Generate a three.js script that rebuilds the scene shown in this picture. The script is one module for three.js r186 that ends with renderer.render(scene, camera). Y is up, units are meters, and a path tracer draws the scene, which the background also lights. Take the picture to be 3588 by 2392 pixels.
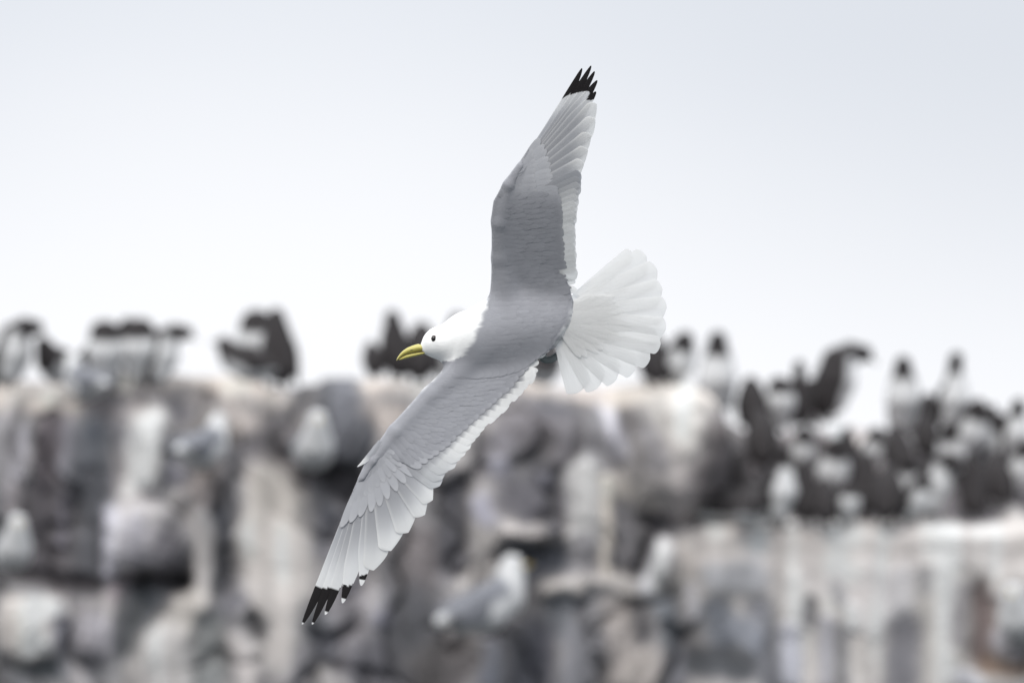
import * as THREE from 'three';
import { mergeGeometries, mergeVertices } from 'three/addons/utils/BufferGeometryUtils.js';

// ------------------------------------------------------------------ camera, sky, sun, exposure
const scene = new THREE.Scene();
const camera = new THREE.PerspectiveCamera(4.6, 3588 / 2392, 0.5, 9000);
camera.position.set(0, 3.0, 0);
camera.rotation.set(THREE.MathUtils.degToRad(2.5), 0, 0);
camera.updateMatrixWorld(true);
camera.focus = 13.42;
camera.userData.fStop = 7.0;                       // a 290 mm lens: 41 mm opening
scene.add(camera);

const renderer = new THREE.WebGLRenderer({ antialias: true });
renderer.toneMapping = THREE.LinearToneMapping;
renderer.toneMappingExposure = 1.0;
renderer.shadowMap.enabled = true;

const lerp = (a, b, t) => a + (b - a) * t;
const clamp = (x, a = 0, b = 1) => Math.min(b, Math.max(a, x));
const sstep = (a, b, x) => { const t = clamp((x - a) / (b - a)); return t * t * (3 - 2 * t); };
function rng(seed) { let s = seed >>> 0; return () => { s = (s + 0x6D2B79F5) | 0; let t = Math.imul(s ^ (s >>> 15), 1 | s); t = (t + Math.imul(t ^ (t >>> 7), 61 | t)) ^ t; return ((t ^ (t >>> 14)) >>> 0) / 4294967296; }; }
function hash3(x, y, z) { let h = Math.imul(x, 374761393) ^ Math.imul(y, 668265263) ^ Math.imul(z, 2147483647 ^ 0x5bd1e995); h = Math.imul(h ^ (h >>> 13), 1274126177); return ((h ^ (h >>> 16)) >>> 0) / 4294967296; }
function noise(x, y, z = 0) {
  const ix = Math.floor(x), iy = Math.floor(y), iz = Math.floor(z), f = t => t * t * (3 - 2 * t);
  const u = f(x - ix), v = f(y - iy), w = f(z - iz);
  const l = (k) => lerp(lerp(hash3(ix, iy, iz + k), hash3(ix + 1, iy, iz + k), u), lerp(hash3(ix, iy + 1, iz + k), hash3(ix + 1, iy + 1, iz + k), u), v);
  return lerp(l(0), l(1), w) * 2 - 1;
}
const fbm = (x, y, z = 0, o = 4) => { let s = 0, a = 0.5; for (let i = 0; i < o; i++) { s += a * noise(x, y, z + i * 7.3); x *= 2.03; y *= 2.03; z *= 2.03; a *= 0.5; } return s; };
const lin = c => c.map(v => { v /= 255; return v <= 0.04045 ? v / 12.92 : Math.pow((v + 0.055) / 1.055, 2.4); });

{ // overcast sky: a luminous band low on the horizon, a bluish cloud bank over it, brighter again towards the zenith
  const w = 2048, h = 1024, d = new Float32Array(w * h * 4);
  for (let j = 0; j < h; j++) {
    const el = ((j + 0.5) / h - 0.5) * 180;
    for (let i = 0; i < w; i++) {
      const az = ((i + 0.5) / w) * Math.PI * 2 - Math.PI, deg = az * 180 / Math.PI + 90;      // deg 0 straight ahead, + to the right
      const cx = Math.cos(az), cz = Math.sin(az);
      const n = fbm(cx * 9, el * 0.34, cz * 9, 4), n2 = fbm(cx * 3 + 5, el * 0.05, cz * 3, 3);
      const e = el + 0.55 * Math.sin(deg * 0.55 - 0.6) + 0.35 * n;
      const b = sstep(1.8, 5.1, e), lift = sstep(6, 60, el);                                   // band -> bank -> higher cloud
      const glow = (1 - 0.05 * (0.5 + 0.5 * Math.sin(deg * 0.55 - 0.6)) * b) * (1 + 1.95 * lift + 0.10 * n2 * sstep(6, 20, el));
      d.set([lerp(1.0, 0.775, b) * glow, lerp(1.01, 0.812, b) * glow, lerp(1.04, 0.876, b) * glow * (1 - 0.05 * lift), 1], (j * w + i) * 4);
    }
  }
  const t = new THREE.DataTexture(d, w, h, THREE.RGBAFormat, THREE.FloatType);
  t.mapping = THREE.EquirectangularReflectionMapping; t.magFilter = t.minFilter = THREE.LinearFilter; t.wrapS = THREE.RepeatWrapping; t.needsUpdate = true;
  scene.background = t; scene.environment = t;
}
const sun = new THREE.DirectionalLight(0xfff6ea, 1.5);
sun.position.set(-8, 26, 0); sun.target.position.set(0, 3.5, -22);
sun.castShadow = true; sun.shadow.radius = 30; sun.shadow.mapSize.set(2048, 2048);
Object.assign(sun.shadow.camera, { left: -30, right: 30, top: 30, bottom: -30, near: 1, far: 90 });
scene.add(sun, sun.target);

// ------------------------------------------------------------------ helpers
const PW = 2352, PH = 1568;                        // the grid in which the layout was measured
const TY = Math.tan(THREE.MathUtils.degToRad(4.6 / 2)), PX = 2 * TY / PH;       // size of one grid step at 1 m
const camPoint = (px, py, depth) => new THREE.Vector3((px - PW / 2) * PX * depth, -(py - PH / 2) * PX * depth, -depth);
const at = (px, py, depth) => camPoint(px, py, depth).applyMatrix4(camera.matrixWorld);
const taken = {};
function numbered(n) { const k = taken[n] = (taken[n] ?? -1) + 1; return k ? `${n}_${String(k).padStart(3, '0')}` : n; }
function tag(o, label, category, group, kind) { o.userData.label = label; if (category) o.userData.category = category; if (group) o.userData.group = group; if (kind) o.userData.kind = kind; return o; }
function mesh(name, geo, mat, parent) { const m = new THREE.Mesh(geo, mat); m.name = name; m.castShadow = m.receiveShadow = true; parent.add(m); return m; }
function buildGeo(pos, idx, col, uv, nor) {
  const g = new THREE.BufferGeometry();
  g.setAttribute('position', new THREE.Float32BufferAttribute(pos, 3));
  if (col) g.setAttribute('color', new THREE.Float32BufferAttribute(col, 3));
  if (uv) g.setAttribute('uv', new THREE.Float32BufferAttribute(uv, 2));
  g.setIndex(idx);
  if (nor) g.setAttribute('normal', new THREE.Float32BufferAttribute(nor, 3)); else g.computeVertexNormals();
  return g;
}
const smin = (a, b, k) => { const h = Math.max(k - Math.abs(a - b), 0) / k; return Math.min(a, b) - h * h * k * 0.25; };
const smax = (a, b, k) => -smin(-a, -b, k);
function capsule(x, y, z, a, b) {                  // tapered; a, b = [x, y, z, r]
  const dx = b[0] - a[0], dy = b[1] - a[1], dz = b[2] - a[2], ux = x - a[0], uy = y - a[1], uz = z - a[2];
  const t = clamp((ux * dx + uy * dy + uz * dz) / (dx * dx + dy * dy + dz * dz + 1e-9));
  return Math.hypot(ux - dx * t, uy - dy * t, uz - dz * t) - lerp(a[3], b[3], t);
}
function polySD(x, y, P) {
  let d = 1e9, s = 1;
  for (let i = 0, j = P.length - 1; i < P.length; j = i++) {
    const [ax, ay] = P[i], [bx, by] = P[j], ex = bx - ax, ey = by - ay, wx = x - ax, wy = y - ay, t = clamp((wx * ex + wy * ey) / (ex * ex + ey * ey + 1e-9));
    d = Math.min(d, (wx - ex * t) ** 2 + (wy - ey * t) ** 2);
    const c1 = y >= ay, c2 = y < by, c3 = ex * wy > ey * wx;
    if ((c1 && c2 && c3) || (!c1 && !c2 && !c3)) s = -s;
  }
  return s * Math.sqrt(d);
}
function lineD(x, y, P) { let d = 1e9; for (let i = 0; i + 1 < P.length; i++) { const [ax, ay] = P[i], [bx, by] = P[i + 1], ex = bx - ax, ey = by - ay, t = clamp(((x - ax) * ex + (y - ay) * ey) / (ex * ex + ey * ey)); d = Math.min(d, Math.hypot(x - ax - ex * t, y - ay - ey * t)); } return d; }
function along(P, t) {                             // point at fraction t of a polyline's length
  let L = 0; const l = []; for (let i = 0; i + 1 < P.length; i++) { l.push(Math.hypot(P[i + 1][0] - P[i][0], P[i + 1][1] - P[i][1])); L += l[i]; }
  let s = clamp(t) * L; for (let i = 0; i < l.length; i++) { if (s <= l[i] || i === l.length - 1) { const u = s / l[i]; return P[i].map((v, k) => lerp(v, P[i + 1][k], u)); } s -= l[i]; }
}
/** Surface nets over column(x, y) -> f(z). Returns raw positions (design units), triangles and gradients. */
function surfaceNets(min, max, cell, column) {
  const n = [0, 1, 2].map(k => Math.ceil((max[k] - min[k]) / cell) + 1), [nx, ny, nz] = n, F = new Float32Array(nx * ny * nz);
  for (let j = 0; j < ny; j++) for (let i = 0; i < nx; i++) { const f = column(min[0] + i * cell, min[1] + j * cell), o = (j * nx + i) * nz; if (f === null) F.fill(1e3, o, o + nz); else for (let k = 0; k < nz; k++) F[o + k] = f(min[2] + k * cell); }
  const id = new Int32Array(nx * ny * nz).fill(-1), pos = [], nor = [], idx = [], sx = nz, sy = nx * nz, E = [[0, 1], [0, 2], [0, 4], [1, 3], [1, 5], [2, 3], [2, 6], [3, 7], [4, 5], [4, 6], [5, 7], [6, 7]], v = new Float64Array(8);
  for (let j = 0; j + 1 < ny; j++) for (let i = 0; i + 1 < nx; i++) for (let k = 0; k + 1 < nz; k++) {
    const o = j * sy + i * sx + k; let m = 0;
    for (let c = 0; c < 8; c++) { v[c] = F[o + (c & 1 ? sx : 0) + (c & 2 ? sy : 0) + (c & 4 ? 1 : 0)]; if (v[c] < 0) m |= 1 << c; }
    if (m === 0 || m === 255) continue;
    let x = 0, y = 0, z = 0, q = 0;
    for (const [a, b] of E) if (((m >> a) ^ (m >> b)) & 1) { const t = v[a] / (v[a] - v[b]); x += lerp(a & 1, b & 1, t); y += lerp((a >> 1) & 1, (b >> 1) & 1, t); z += lerp(a >> 2, b >> 2, t); q++; }
    x /= q; y /= q; z /= q; id[o] = pos.length / 3;
    pos.push(min[0] + (i + x) * cell, min[1] + (j + y) * cell, min[2] + (k + z) * cell);
    const gx = (v[1] - v[0]) * (1 - y) * (1 - z) + (v[3] - v[2]) * y * (1 - z) + (v[5] - v[4]) * (1 - y) * z + (v[7] - v[6]) * y * z;
    const gy = (v[2] - v[0]) * (1 - x) * (1 - z) + (v[3] - v[1]) * x * (1 - z) + (v[6] - v[4]) * (1 - x) * z + (v[7] - v[5]) * x * z;
    const gz = (v[4] - v[0]) * (1 - x) * (1 - y) + (v[5] - v[1]) * x * (1 - y) + (v[6] - v[2]) * (1 - x) * y + (v[7] - v[3]) * x * y, l = Math.hypot(gx, gy, gz) || 1;
    nor.push(gx / l, gy / l, gz / l);
  }
  const quad = (a, b, c, d, flip) => { if (a < 0 || b < 0 || c < 0 || d < 0) return; flip ? idx.push(a, c, b, b, c, d) : idx.push(a, b, c, b, d, c); };
  for (let j = 1; j + 1 < ny; j++) for (let i = 1; i + 1 < nx; i++) for (let k = 1; k + 1 < nz; k++) {
    const o = j * sy + i * sx + k, a = F[o] < 0;
    if (a !== F[o + sx] < 0) quad(id[o - sy - 1], id[o - 1], id[o - sy], id[o], !a);
    if (a !== F[o + sy] < 0) quad(id[o - sx - 1], id[o - sx], id[o - 1], id[o], !a);
    if (a !== F[o + 1] < 0) quad(id[o - sx - sy], id[o - sy], id[o - sx], id[o], !a);
  }
  return { pos, nor, idx };
}

// ------------------------------------------------------------------ sea and cliff (the setting)
const CZ = -41;                                    // the cliff face stands about 41 m away
const grainTex = (() => {
  const s = 512, d = new Uint8Array(s * s * 4);
  for (let j = 0; j < s; j++) for (let i = 0; i < s; i++) { const a = i / s * Math.PI * 2, b = j / s * Math.PI * 2; const v = 150 + 70 * fbm(Math.cos(a) * 6 + Math.cos(b) * 9 + 20, Math.sin(a) * 6 + 40, Math.sin(b) * 9, 5) * 1.4; d.set([v, v, v, 255], (j * s + i) * 4); }
  const t = new THREE.DataTexture(d, s, s); t.wrapS = t.wrapT = THREE.RepeatWrapping; t.magFilter = THREE.LinearFilter; t.needsUpdate = true; return t;
})();
const rockMat = new THREE.MeshStandardMaterial({ vertexColors: true, roughness: 0.93, bumpMap: grainTex, bumpScale: 0.012 });
const toPX = X => X / (PX * 41.06) + PW / 2;       // metres on the cliff's face <-> layout grid
const fromPX = px => (px - PW / 2) * PX * 41.06;
const yAtRow = (py, z = CZ) => { const p = at(PW / 2, py, 1), d = (z) / p.z; return camera.position.y + (p.y - camera.position.y) * d; };
const ROW0 = yAtRow(0), ROW1 = yAtRow(PH), toPY = Y => (Y - ROW0) / (ROW1 - ROW0) * PH;

// marks on the rock: [x0, y0, x1, y1, half width, [r, g, b] as seen in daylight with recess shade painted in, metres forward]
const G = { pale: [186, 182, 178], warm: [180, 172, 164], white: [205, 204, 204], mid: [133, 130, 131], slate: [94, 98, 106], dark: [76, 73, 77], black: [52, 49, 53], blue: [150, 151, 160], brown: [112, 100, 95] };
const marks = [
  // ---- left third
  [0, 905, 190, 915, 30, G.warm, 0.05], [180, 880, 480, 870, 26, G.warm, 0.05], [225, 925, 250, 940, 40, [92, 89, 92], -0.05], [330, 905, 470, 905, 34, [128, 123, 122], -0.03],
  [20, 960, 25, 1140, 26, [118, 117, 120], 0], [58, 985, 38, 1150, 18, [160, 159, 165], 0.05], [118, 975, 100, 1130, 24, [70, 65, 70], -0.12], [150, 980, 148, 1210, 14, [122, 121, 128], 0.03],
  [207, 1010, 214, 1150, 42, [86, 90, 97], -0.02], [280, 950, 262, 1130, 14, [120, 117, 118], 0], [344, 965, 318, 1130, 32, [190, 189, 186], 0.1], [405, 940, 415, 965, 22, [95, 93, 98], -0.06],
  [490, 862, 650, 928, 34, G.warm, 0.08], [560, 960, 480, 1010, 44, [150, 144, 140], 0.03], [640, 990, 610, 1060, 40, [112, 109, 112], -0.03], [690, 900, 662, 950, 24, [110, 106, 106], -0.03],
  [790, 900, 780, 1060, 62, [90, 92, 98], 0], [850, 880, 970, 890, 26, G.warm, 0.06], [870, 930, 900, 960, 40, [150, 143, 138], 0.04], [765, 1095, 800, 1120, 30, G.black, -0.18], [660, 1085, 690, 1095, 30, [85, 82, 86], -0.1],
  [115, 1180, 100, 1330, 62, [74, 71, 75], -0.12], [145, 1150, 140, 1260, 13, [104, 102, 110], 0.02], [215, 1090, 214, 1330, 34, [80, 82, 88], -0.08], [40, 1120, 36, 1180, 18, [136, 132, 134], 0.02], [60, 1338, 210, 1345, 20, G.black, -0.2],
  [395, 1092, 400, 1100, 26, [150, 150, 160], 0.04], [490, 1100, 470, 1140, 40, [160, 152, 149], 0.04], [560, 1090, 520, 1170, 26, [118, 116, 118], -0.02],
  [255, 1190, 250, 1310, 22, [170, 170, 178], 0.16], [300, 1165, 420, 1160, 28, [158, 156, 156], 0.12], [320, 1220, 310, 1280, 34, [140, 139, 145], 0.14], [400, 1250, 390, 1300, 42, [100, 98, 103], 0.04], [320, 1340, 425, 1335, 22, G.black, -0.2], [265, 1360, 290, 1350, 24, [128, 121, 125], 0],  // dark marks under the block carry the shade of its underside
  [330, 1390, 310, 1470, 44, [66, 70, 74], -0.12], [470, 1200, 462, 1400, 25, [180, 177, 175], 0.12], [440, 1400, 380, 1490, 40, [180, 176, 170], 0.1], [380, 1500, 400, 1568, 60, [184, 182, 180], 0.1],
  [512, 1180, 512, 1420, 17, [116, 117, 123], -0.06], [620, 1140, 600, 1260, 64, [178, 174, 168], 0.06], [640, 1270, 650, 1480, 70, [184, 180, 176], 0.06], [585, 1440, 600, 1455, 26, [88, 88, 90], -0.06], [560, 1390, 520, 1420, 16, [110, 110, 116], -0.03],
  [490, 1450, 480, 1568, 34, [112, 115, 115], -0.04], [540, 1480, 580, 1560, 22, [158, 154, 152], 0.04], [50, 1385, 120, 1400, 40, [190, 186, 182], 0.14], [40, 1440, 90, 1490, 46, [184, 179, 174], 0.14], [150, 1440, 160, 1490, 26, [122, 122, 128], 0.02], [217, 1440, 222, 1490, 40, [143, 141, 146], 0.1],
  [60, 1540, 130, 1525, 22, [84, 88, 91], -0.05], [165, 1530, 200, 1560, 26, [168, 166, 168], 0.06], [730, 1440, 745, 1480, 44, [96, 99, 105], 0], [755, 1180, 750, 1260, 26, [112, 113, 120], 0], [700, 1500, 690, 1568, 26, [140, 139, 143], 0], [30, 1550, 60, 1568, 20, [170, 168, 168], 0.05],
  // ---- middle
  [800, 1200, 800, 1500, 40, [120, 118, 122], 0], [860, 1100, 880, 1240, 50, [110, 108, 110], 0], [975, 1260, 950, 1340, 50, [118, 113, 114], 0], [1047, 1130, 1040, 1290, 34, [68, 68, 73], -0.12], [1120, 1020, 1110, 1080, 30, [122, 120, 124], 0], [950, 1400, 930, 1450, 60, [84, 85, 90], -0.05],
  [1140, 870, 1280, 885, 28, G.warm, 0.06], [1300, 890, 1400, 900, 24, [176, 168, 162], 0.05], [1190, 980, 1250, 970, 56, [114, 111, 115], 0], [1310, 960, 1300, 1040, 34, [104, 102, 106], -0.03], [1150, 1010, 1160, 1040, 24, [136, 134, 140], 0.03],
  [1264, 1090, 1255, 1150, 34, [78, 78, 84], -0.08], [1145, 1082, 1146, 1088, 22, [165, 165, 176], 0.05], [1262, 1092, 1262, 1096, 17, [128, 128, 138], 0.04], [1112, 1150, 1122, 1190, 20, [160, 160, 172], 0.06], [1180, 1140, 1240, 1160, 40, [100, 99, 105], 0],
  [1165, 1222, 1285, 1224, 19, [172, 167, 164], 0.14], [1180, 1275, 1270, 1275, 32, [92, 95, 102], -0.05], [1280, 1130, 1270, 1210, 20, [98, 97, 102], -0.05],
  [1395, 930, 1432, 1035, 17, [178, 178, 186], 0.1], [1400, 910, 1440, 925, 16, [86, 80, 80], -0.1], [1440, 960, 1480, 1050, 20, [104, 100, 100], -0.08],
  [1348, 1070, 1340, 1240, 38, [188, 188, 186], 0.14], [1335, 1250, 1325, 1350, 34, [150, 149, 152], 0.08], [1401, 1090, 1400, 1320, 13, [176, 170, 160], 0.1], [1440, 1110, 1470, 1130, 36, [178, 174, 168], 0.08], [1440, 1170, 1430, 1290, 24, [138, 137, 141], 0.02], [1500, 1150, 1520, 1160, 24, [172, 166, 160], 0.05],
  [1260, 1360, 1490, 1350, 24, [176, 172, 168], 0.12], [1520, 1200, 1470, 1310, 15, [66, 64, 67], -0.15], [1530, 1255, 1490, 1345, 24, [196, 198, 203], 0.14], [1580, 1225, 1560, 1330, 18, [176, 168, 160], 0.08], [1490, 1190, 1600, 1192, 17, G.dark, -0.15],  // the dark crevice marks hold their shade in the colour
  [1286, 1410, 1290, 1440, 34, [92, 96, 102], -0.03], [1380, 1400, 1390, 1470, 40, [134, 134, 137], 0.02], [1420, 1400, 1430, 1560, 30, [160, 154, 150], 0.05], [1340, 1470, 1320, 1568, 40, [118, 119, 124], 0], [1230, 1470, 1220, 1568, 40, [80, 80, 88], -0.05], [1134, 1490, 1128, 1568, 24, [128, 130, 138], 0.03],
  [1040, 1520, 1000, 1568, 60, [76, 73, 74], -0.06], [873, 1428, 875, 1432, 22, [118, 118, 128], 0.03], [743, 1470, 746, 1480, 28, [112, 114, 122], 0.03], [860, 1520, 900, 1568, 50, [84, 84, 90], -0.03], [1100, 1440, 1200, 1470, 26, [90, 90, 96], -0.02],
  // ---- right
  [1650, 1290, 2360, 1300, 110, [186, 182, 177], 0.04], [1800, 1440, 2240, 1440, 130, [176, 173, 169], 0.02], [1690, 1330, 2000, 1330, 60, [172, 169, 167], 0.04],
  [1420, 910, 1640, 900, 30, [182, 175, 166], 0.06], [1560, 980, 1600, 1040, 80, [178, 175, 170], 0.1], [1500, 1060, 1560, 1120, 60, [152, 148, 146], 0.06], [1600, 1100, 1580, 1170, 40, [162, 156, 154], 0.05], [1490, 1000, 1510, 1060, 26, [130, 128, 130], 0.02], [1670, 1000, 1660, 1070, 24, [150, 142, 136], 0],  // the boulder's shading, darker at lower left, is painted into its tones
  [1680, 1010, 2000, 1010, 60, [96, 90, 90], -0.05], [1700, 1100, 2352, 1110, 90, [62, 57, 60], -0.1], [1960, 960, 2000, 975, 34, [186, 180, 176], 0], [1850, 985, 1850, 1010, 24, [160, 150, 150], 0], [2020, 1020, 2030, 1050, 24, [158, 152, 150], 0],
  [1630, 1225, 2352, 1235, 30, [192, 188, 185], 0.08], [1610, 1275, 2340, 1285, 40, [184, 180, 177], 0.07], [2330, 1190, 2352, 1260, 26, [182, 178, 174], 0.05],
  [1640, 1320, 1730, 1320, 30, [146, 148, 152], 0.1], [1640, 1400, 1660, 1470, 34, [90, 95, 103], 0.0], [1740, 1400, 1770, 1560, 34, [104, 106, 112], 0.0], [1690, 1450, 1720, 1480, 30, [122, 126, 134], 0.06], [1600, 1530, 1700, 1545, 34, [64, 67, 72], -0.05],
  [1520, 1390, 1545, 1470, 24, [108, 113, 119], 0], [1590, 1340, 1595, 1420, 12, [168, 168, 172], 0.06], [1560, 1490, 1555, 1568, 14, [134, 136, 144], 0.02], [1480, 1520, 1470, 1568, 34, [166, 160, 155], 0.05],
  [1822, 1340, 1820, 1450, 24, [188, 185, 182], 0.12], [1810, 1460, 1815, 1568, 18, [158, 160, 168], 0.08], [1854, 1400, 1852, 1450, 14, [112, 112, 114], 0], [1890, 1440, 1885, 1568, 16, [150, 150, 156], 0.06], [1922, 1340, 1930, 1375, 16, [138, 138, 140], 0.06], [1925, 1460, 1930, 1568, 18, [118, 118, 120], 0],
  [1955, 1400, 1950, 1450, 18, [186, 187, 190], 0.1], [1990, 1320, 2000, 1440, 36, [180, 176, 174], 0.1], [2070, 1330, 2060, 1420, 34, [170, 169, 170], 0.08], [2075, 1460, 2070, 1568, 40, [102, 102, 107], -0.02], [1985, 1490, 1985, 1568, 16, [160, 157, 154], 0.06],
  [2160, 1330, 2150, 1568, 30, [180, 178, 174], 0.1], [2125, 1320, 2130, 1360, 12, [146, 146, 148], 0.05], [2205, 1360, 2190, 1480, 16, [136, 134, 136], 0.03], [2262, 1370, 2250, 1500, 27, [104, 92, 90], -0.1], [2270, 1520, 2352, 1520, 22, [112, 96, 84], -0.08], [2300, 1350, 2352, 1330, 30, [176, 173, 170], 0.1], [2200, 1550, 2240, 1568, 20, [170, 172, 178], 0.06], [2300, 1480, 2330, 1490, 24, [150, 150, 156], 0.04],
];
const topLine = [[-3000, 1000], [-600, 890], [0, 866], [150, 862], [280, 846], [420, 846], [500, 850], [660, 884], [705, 876], [760, 862], [850, 857], [960, 868], [1200, 872], [1400, 878], [1600, 886], [1680, 930], [1760, 968], [1900, 965], [1985, 950], [2060, 962], [2200, 966], [2300, 992], [2400, 1010], [3000, 1080], [5400, 1200]];
const interp = (L, x) => { for (let i = 0; i + 1 < L.length; i++) if (x <= L[i + 1][0]) return lerp(L[i][1], L[i + 1][1], sstep(0, 1, (x - L[i][0]) / (L[i + 1][0] - L[i][0]))); return L[L.length - 1][1]; };
function cells(x, y, seed) {                       // fractured rock: nearest cell, its hash, distance to the crack beside it, place inside it
  const ix = Math.floor(x), iy = Math.floor(y); let f1 = 9, f2 = 9, h = 0, ox = 0, oy = 0;
  for (let j = -1; j <= 1; j++) for (let i = -1; i <= 1; i++) { const a = ix + i, b = iy + j, dx = a + hash3(a, b, seed) - x, dy = b + hash3(a, b, seed + 1) - y, q = Math.hypot(dx, dy); if (q < f1) { f2 = f1; f1 = q; h = hash3(a, b, seed + 2); ox = -dx; oy = -dy; } else if (q < f2) f2 = q; }
  return [h, f2 - f1, ox, oy];
}
const ALB = 1.06;                                   // base colour for a tone seen in this light
function rockAt(X, Y) {                            // colour, painted recess shade included, and relief at a point of the face
  const px0 = toPX(X), py0 = toPY(Y);
  const wx = 9 * noise(X * 7, Y * 7, 3) + 4 * noise(X * 19, Y * 16, 9), wy = 16 * noise(X * 5, Y * 5, 13) + 6 * noise(X * 15, Y * 12, 23);
  const px = px0 + wx, py = py0 + wy;
  const streak = fbm(X * 8.5, Y * 0.8, 2, 4), blot = fbm(X * 1.7, Y * 1.9, 8, 4);
  let g = clamp(0.48 + streak * 0.85 + blot * 0.5);
  let c = [0, 1, 2].map(k => lerp(G.slate[k] + 4 * (1 - k), G.pale[k], g));
  let d = 0.07 * blot + 0.05 * streak;
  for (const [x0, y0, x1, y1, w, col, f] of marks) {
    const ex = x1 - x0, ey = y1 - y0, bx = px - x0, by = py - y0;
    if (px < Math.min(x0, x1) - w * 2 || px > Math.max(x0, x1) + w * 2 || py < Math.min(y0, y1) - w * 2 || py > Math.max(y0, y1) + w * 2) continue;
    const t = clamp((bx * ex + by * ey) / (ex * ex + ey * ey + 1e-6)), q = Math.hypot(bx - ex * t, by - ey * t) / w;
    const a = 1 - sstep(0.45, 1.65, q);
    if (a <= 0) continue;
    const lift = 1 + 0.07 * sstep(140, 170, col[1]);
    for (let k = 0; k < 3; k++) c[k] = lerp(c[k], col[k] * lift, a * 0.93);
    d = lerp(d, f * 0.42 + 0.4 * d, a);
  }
  const cx = X * 2.3 + 0.7 * noise(X * 2.6, Y * 3, 41) + 0.25 * noise(X * 7, Y * 7, 43), cy = Y * 0.5 + 0.4 * noise(X * 3, Y * 3, 47);
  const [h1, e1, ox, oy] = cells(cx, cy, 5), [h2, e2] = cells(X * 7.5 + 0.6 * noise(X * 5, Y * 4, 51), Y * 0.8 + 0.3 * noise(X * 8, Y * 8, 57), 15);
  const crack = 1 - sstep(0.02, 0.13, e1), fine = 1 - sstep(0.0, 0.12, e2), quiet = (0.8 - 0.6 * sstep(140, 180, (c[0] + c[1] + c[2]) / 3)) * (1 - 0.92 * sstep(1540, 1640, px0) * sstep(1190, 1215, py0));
  const drip = Math.pow(clamp(0.5 + fbm(X * 11, Y * 0.7, 61, 3) * 1.3), 2) - 0.28, drip2 = fbm(X * 26, Y * 2.2, 71, 3);
  d += quiet * (0.10 * (h1 - 0.5) + 0.10 * (hash3(h1 * 9999 | 0, 1, 1) - 0.5) * ox + 0.10 * (hash3(h1 * 9999 | 0, 2, 1) - 0.5) * oy + 0.035 * (h2 - 0.5) - 0.06 * crack - 0.02 * fine);
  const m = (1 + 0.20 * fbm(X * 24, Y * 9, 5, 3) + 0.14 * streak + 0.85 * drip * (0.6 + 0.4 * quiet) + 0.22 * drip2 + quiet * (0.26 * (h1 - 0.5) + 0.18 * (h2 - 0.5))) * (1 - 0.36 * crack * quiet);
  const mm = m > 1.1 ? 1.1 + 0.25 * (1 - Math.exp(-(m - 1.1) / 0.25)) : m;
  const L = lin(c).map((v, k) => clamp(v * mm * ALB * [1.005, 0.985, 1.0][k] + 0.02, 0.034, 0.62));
  d += 0.018 * fbm(X * 9, Y * 4, 31, 4) + 0.03 * Math.abs(noise(X * 3.1, Y * 0.5, 77)) - 0.02;
  return { c: L, d };
}
function faceZ(px, py) {                           // broad steps of the face: a ledge on the right, the slope above it leaning back
  const right = sstep(1560, 1680, px);
  const back = -1.5 * clamp((1205 - py) / 260) - (py < 1205 ? 0.15 : 0);
  const low = 0.04 * sstep(1300, 1400, py) * (1 - sstep(900, 1100, px));
  return CZ + right * (py > 1205 ? 0.07 * sstep(1190, 1235, py) : back) + low - 0.12 * sstep(1000, 880, py) * (1 - right);
}
const sea = new THREE.Mesh(new THREE.PlaneGeometry(16000, 16000, 8, 8).rotateX(-Math.PI / 2), new THREE.MeshPhysicalMaterial({ color: 0x1d2a2e, roughness: 0.22, bumpMap: grainTex.clone(), bumpScale: 0.25 }));
sea.material.bumpMap.repeat.set(2600, 2600); sea.material.bumpMap.needsUpdate = true;
sea.name = 'sea'; sea.receiveShadow = true; sea.userData.kind = 'structure'; tag(sea, 'grey sea in front of and around the cliff', 'sea'); scene.add(sea);

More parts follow.
